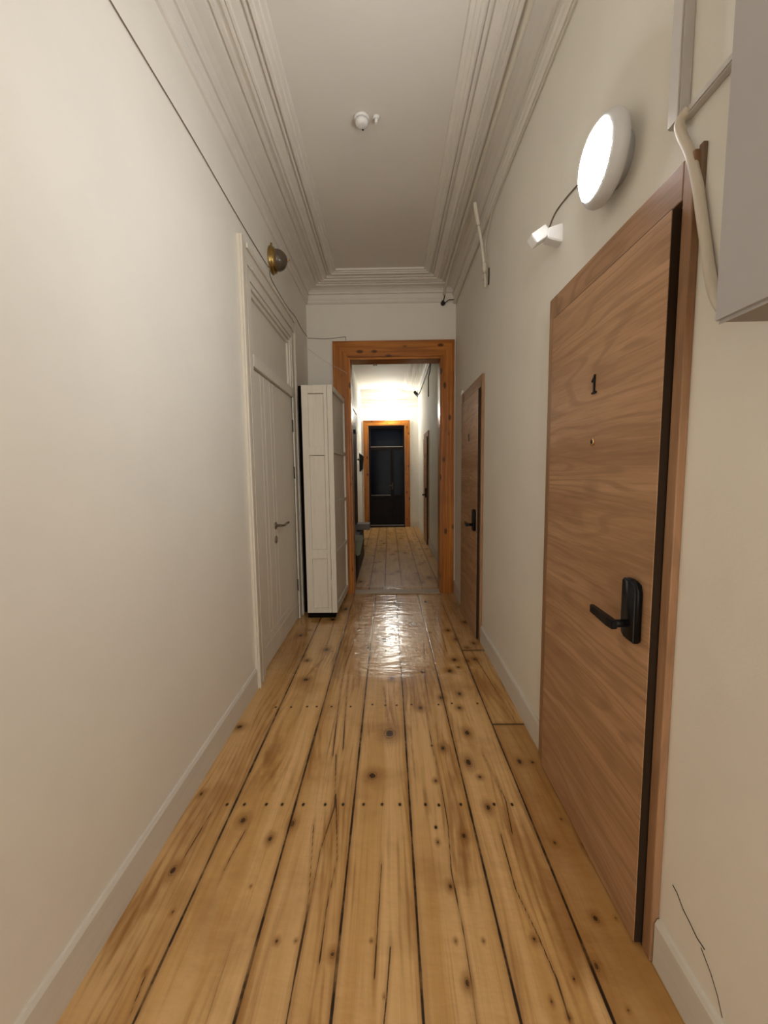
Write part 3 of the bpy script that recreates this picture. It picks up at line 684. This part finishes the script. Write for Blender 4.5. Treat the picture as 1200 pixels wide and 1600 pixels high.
# ------------------------------------------------------------------ pipes and wires along the cornice and walls
xp, zp = XR - .128, 3.012
wire('pipe', [(xp, YB + .02, zp), (xp, 0.5, zp + .002), (xp + .002, 1.5, zp), (xp - .001, 2.5, zp), (xp, 3.4, zp - .004), (xp, 4.0, zp - .02), (xp, 4.17, 2.965)], .0115, M['pipe'], 'long white pipe running under the cornice above the oak doors', 'pipe', 6, 10)
wire('wire', [(XR - .010, YB + .02, 2.905), (XR - .009, .6, 2.908), (XR - .010, 1.4, 2.902), (XR - .008, 2.1, 2.905), (XR - .012, 2.7, 2.895), (XR - .010, 2.95, 2.80), (XR - .008, 2.93, 2.70)], .0045, M['pipe'], 'thin pale wire following the cornice edge then dropping to a bent conduit', 'wire', 5, 8)
wire('wire', [(XR - .010, 2.75, 2.906), (XR - .011, 3.3, 2.905), (XR - .010, 3.9, 2.904), (XR - .012, D - .02, 2.90)], .0055, M['pipe'], 'pale wire under the cornice near the cross wall corner', 'wire', 5, 8)
t = thing('conduit', (XR, 2.9, 2.48), 'bent cream conduit hanging from the cornice down to the wall', 'conduit')
obj('upper_tube', tube(nb(), spline([(.574, 2.84, 2.988), (.584, 2.85, 2.94), (.603, 2.86, 2.86)], 6), .0125, 12), M['pipe'], t)
obj('lower_tube', tube(nb(), spline([(.6032, 2.861, 2.859), (.630, 2.875, 2.74), (.650, 2.89, 2.62)], 6), .0095, 12), M['pipe'], t)
obj('coupling', tube(nb(), [(.6475, 2.888, 2.640), (.656, 2.895, 2.580)], .0145, 14), M['pipe'], t)
obj('clip', B((XR - .0005, 2.955, 2.565), (XR - .030, 2.967, 2.63), .002), M['pipe'], t)
obj('end_tube', tube(nb(), [(.656, 2.896, 2.579), (.662, 2.90, 2.49)], .009, 10), M['pipe'], t)
wire('cable', [(XR - .004, 2.870, 2.60), (XR - .004, 2.868, 2.55), (XR - .005, 2.872, 2.495)], .004, M['cable'], 'short black cable behind the bent cream conduit', 'cable')
wire('pipe', [(.655, D - .0075, 2.905), (.648, D - .02, 2.96), (.640, D - .035, 2.995)], .007, M['pipe'], 'short upright pipe stub in the corner by the cross wall', 'pipe', 5, 8)
bm = nb(); lathe(bm, [(.020, 0), (.024, .010), (.014, .030), (.010, .045)], (.553, D - .0005, 2.905), (-.2, -1, .25), 16); tube(bm, spline([(.552, 4.20, 2.92), (.560, 4.17, 2.96), (.552, 4.165, 2.985)], 5), .005, 8); tube(bm, spline([(.565, 4.21, 2.90), (.60, 4.2, 2.925), (.655, 4.2, 2.93)], 5), .004, 8)
tag(obj('cable_gland', bm, M['cable'], loc=(.553, D, 2.905)), 'black cable entry at the cornice corner of the cross wall', 'cable gland')
def lx(y): return XL + .004
wire('wire', [(lx(0), YB + .02, 2.640), (lx(0), .6, 2.643), (lx(0), 1.33, 2.645), (lx(0), 1.82, 2.652), (lx(0), 2.37, 2.643), (lx(0), 2.82, 2.648), (XL + .006, 2.93, 2.655)], .0024, M['oldwire'], 'thin dark wire stretched along the upper left wall to the brass dome lamp', 'wire', 5, 6)
wire('wire', [(XL + .006, 2.93, 2.640), (XL + .004, 3.0, 2.60), (XL + .004, 3.42, 2.590), (XL + .005, 3.70, 2.615), (XL + .004, 3.95, 2.603), (XL + .004, D - .006, 2.615)], .0024, M['oldwire'], 'thin dark wire above the white plank door, from brass lamp to corner', 'wire', 5, 6)
wire('wire', [(XL + .008, D - .004, 2.600), (-.60, D - .004, 2.592), (-.43, D - .004, 2.606), (-.415, D - .006, 2.60), (-.413, D - .010, 2.568)], .0022, M['hinge'], 'fine wire looping on the cross wall above the doorway casing', 'wire', 5, 6)
wire('wire', [(XL + .008, D - .004, 2.50), (-.66, D - .004, 2.40), (-.555, D - .006, 2.335), (-.53, CF - .010, 2.32), (-.40, CF - .010, 2.245)], .0020, M['pipe'], 'fine pale wire slanting over the top corner of the doorway casing', 'wire', 5, 6)
# crack and filler scars in the right wall
bm = nb(); pts = [(.915, .262), (.90, .258), (.878, .240), (.855, .232), (.833, .222), (.81, .222)]
def strip(bm, pts, w, x):
    for (a, za), (b, zb2) in zip(pts, pts[1:]):
        prism(bm, [(x, a, za - w), (x, b, zb2 - w), (x, b, zb2 + w), (x, a, za + w)], (-.0012, 0, 0))
strip(bm, pts, .0011, XR - .0002)
strip(bm, [(.82, .214), (.79, .190), (.77, .165), (.755, .135)], .0007, XR - .0002)
obj('wall_crack', bm, M['crack'], WR)

# ------------------------------------------------------------------ far corridor
d = thing('door_5', (-.04, YE, 0), 'dark glazed double door with transom at the far end', 'door', kind='structure')
casing(d, -.565, .485, EX0, EX1, EZ, 2.415, YE - .03, YE - .001)
fy = YE + .03
bm = nb()
for a, b in (((EX0, .02), (-.405, EZ)), ((.33, .02), (EX1, EZ)), ((-.405, 1.76), (.33, 1.83)), ((-.405, 2.24), (.33, EZ)), ((.045, .02), (.115, 1.76)), ((-.405, .02), (.045, .10)), ((.115, .02), (.33, .10)), ((-.405, .66), (.045, .73)), ((.115, .66), (.33, .73))):
    box(bm, (a[0], fy, a[1]), (b[0], fy + .05, b[1]), .003)
obj('door_frame', bm, M['darkwood'], d)
for i, (a, b) in enumerate((((-.404, .731), (.044, 1.759)), ((.116, .731), (.329, 1.759)), ((-.404, 1.831), (.329, 2.239)))):
    obj('pane', B((a[0], fy + .018, a[1]), (b[0], fy + .026, b[1])), M['glass'], d)
for a, b in (((-.404, .101), (.044, .659)), ((.116, .101), (.329, .659))):
    obj('lower_panel', B((a[0], fy + .012, a[1]), (b[0], fy + .03, b[1]), .003), M['darkwood'], d)
obj('glazing_bead', B((-.404, fy - .008, 1.825), (.329, fy - .0005, 1.838), .002), M['sill'], d)
obj('glazing_bead', B((-.404, fy - .008, .728), (.044, fy - .0005, .736), .002), M['sill'], d)
h = obj('handle_plate', B((.070, fy - .008, .86), (.090, fy - .0005, 1.02), .002), M['hinge'], d)
obj('lever', tube(nb(), [(.08, fy - .008, .95), (.08, fy - .04, .95), (-.01, fy - .042, .95)], .007, 8), M['hinge'], h)
obj('sill', B((EX0, YE - .06, 0.0), (EX1, fy - .001, .035), .004), M['darkdoor'], d)
obj('sill_strip', B((EX0 + .02, YE - .02, .0355), (EX1 - .02, fy - .002, .046), .002), M['sill'], d)
obj('night_backing', B((EX0, fy + .08, 0), (EX1, fy + .09, EZ)), M['dark'], d)

d = thing('door_6', (FXL, 7.4, 0), 'black door with white casing in the far corridor', 'door', kind='structure')
xw = FXL + .0005
obj('leaf', B((FXL - .03, BY0 + .004, .008), (FXL + .008, BY1 - .004, BTOP - .004), .003), M['darkdoor'], d)
obj('side_casing', B((xw, BY0 - .10, 0), (FXL + .022, BY0 - .002, 2.42), .003), M['white'], d)
obj('side_casing', B((xw, BY1 + .002, 0), (FXL + .012, BY1 + .06, 2.40), .003), M['white'], d)
obj('head_casing', B((xw, BY0 - .001, BTOP + .002), (FXL + .022, BY1 + .001, 2.42), .003), M['white'], d)
obj('door_closer', B((FXL + .0085, 7.08, 1.93), (FXL + .055, 7.30, 1.99), .005), M['black'], d)
h = obj('knob', lathe(nb(), [(.022, 0), (.022, .004), (.010, .006), (.010, .03), (.024, .04), (.022, .055), (0, .06)], (FXL + .0085, 7.72, 1.50), (1, 0, 0), 20), M['steel'], d)

t = thing('wall_mailbox', (FXL, 8.75, 1.28), 'black wall box beside the far orange door casing', 'mailbox')
bm = nb(); prism(bm, [(FXL + .0005, 8.62, 1.27), (FXL + .055, 8.62, 1.33), (FXL + .075, 8.62, 1.58), (FXL + .0005, 8.62, 1.52)], (0, .36, 0)); bmesh.ops.bevel(bm, geom=bm.edges[:], offset=.004, segments=2, affect='EDGES')
obj('body', bm, M['black'], t)
bm = nb(); prism(bm, [(FXL + .0005, 8.61, 1.525), (FXL + .082, 8.61, 1.590), (FXL + .082, 8.61, 1.600), (FXL + .0005, 8.61, 1.66)], (0, .38, 0))
obj('lid', bm, M['black'], t)

t = thing('storage_bench', (-.49, 5.3, 0), 'dark low storage bench against the far left wall just past the doorway', 'bench')
obj('body', B((FXL + .002, 4.62, .0), (-.385, 6.15, .455), .006), M['chest'], t)
obj('lid', B((FXL + .002, 4.60, .456), (-.375, 6.17, .480), .004), M['darkdoor'], t)
obj('front_panel', B((-.3845, 4.70, .05), (-.378, 6.05, .41), .003), M['darkdoor'], t)
# cloth folded over the corner of the bench
bm = nb()
def sheet(P, th):
    a = [bm.verts.new(p) for p in P]; bm.faces.new(a)
    r = bmesh.ops.extrude_face_region(bm, geom=bm.faces[:])
    bmesh.ops.translate(bm, verts=[v for v in r['geom'] if isinstance(v, bmesh.types.BMVert)], vec=th)
prism(bm, [(-.55, 4.592, .4815), (-.300, 4.592, .4815), (-.330, 5.05, .4815), (-.54, 5.10, .4815)], (0, 0, .010))
prism(bm, [(-.50, 4.586, .488), (-.300, 4.586, .488), (-.335, 4.576, .34), (-.365, 4.574, .325)], (0, .010, 0))
prism(bm, [(-.306, 4.592, .4815), (-.310, 5.02, .4815), (-.345, 4.86, .41), (-.335, 4.60, .34)], (-.008, 0, 0))
tag(obj('cloth', bm, M['cloth'], loc=(-.43, 4.8, .48)), 'green grey cloth folded over the corner of the dark bench', 'cloth')
tag(obj('card_box', box(B((-.44, 5.55, .4805), (-.27, 5.75, .560), .003), (-.44, 5.55, .5605), (-.268, 5.75, .566)), M['card'], loc=(-.38, 5.65, .48)), 'small grey box sticking out past the edge of the dark bench', 'box')

t = thing('security_camera', (.66, 9.2, 2.93), 'small black security camera in the far ceiling corner', 'security camera')
bm = nb(); tube(bm, [(XR - .02, YE - .12, 2.905), (.63, YE - .18, 2.93)], .010, 8); obj('bracket', bm, M['black'], t)
bm = nb(); tube(bm, [(.64, YE - .17, 2.94), (.585, YE - .33, 2.965)], .032, 16); obj('camera_body', bm, M['black'], t)
yv = 6.95
wire('cable', [(XR - .075, 5.0, 2.99), (XR - .07, 6.0, 2.985), (XR - .05, 6.45, 2.955), (XR - .03, 6.65, 2.91), (XR - .02, 8.3, 2.89), (XR - .03, 9.2, 2.91)], .009, M['cable'], 'long black cable sagging along the far corridor cornice', 'cable', 6, 8)
wire('cable', [(XR - .04, 6.35, 2.93), (XR - .02, 6.6, 2.86), (XR - .006, 6.95, 2.82), (XR - .006, 7.0, 2.74), (XR - .006, 7.0, 2.50)], .010, M['cable'], 'black cable dropping down the wall above the far oak door', 'cable', 6, 8)

# ------------------------------------------------------------------ camera and view
f_px, yaw, pitch, roll = 643.3, -0.0125, 0.0977, 0.0120
cy, sy, cp, sp = math.cos(yaw), math.sin(yaw), math.cos(pitch), math.sin(pitch)
f = Vector((sy * cp, cy * cp, -sp)); r = Vector((cy, -sy, 0)); dn = f.cross(r)
r2 = r * math.cos(roll) + dn * math.sin(roll); d2 = dn * math.cos(roll) - r * math.sin(roll)
cam = bpy.data.cameras.new('camera'); co = bpy.data.objects.new('camera', cam); COL.objects.link(co)
co.matrix_world = Matrix(((r2.x, -d2.x, -f.x, 0), (r2.y, -d2.y, -f.y, 0), (r2.z, -d2.z, -f.z, 1.27), (0, 0, 0, 1)))
cam.sensor_fit = 'VERTICAL'; cam.sensor_height = 36.0; cam.lens = f_px / 1600 * 36.0; cam.clip_start = 0.02; cam.clip_end = 60
SC.camera = co
w = bpy.data.worlds.new('world'); SC.world = w; w.use_nodes = True
w.node_tree.nodes['Background'].inputs[0].default_value = (1.0, 0.945, 0.86, 1); w.node_tree.nodes['Background'].inputs[1].default_value = 1.35  # added fill light: unseen ambient let in through the invented open rear end
pl = bpy.data.lights.new('rear_fill_portal', 'AREA'); pl.shape = 'RECTANGLE'; pl.size = XR - XL; pl.size_y = ZC; pl.cycles.is_portal = True  # portal that samples the added rear fill
po = bpy.data.objects.new('rear_fill_portal', pl); COL.objects.link(po); po.location = ((XL + XR) / 2, YB, ZC / 2); po.rotation_euler = (PI / 2, 0, 0)
vs = SC.view_settings
vs.view_transform = 'Standard'; vs.look = 'None'; vs.exposure = 1.60; vs.gamma = 1.0; vs.use_curve_mapping = False
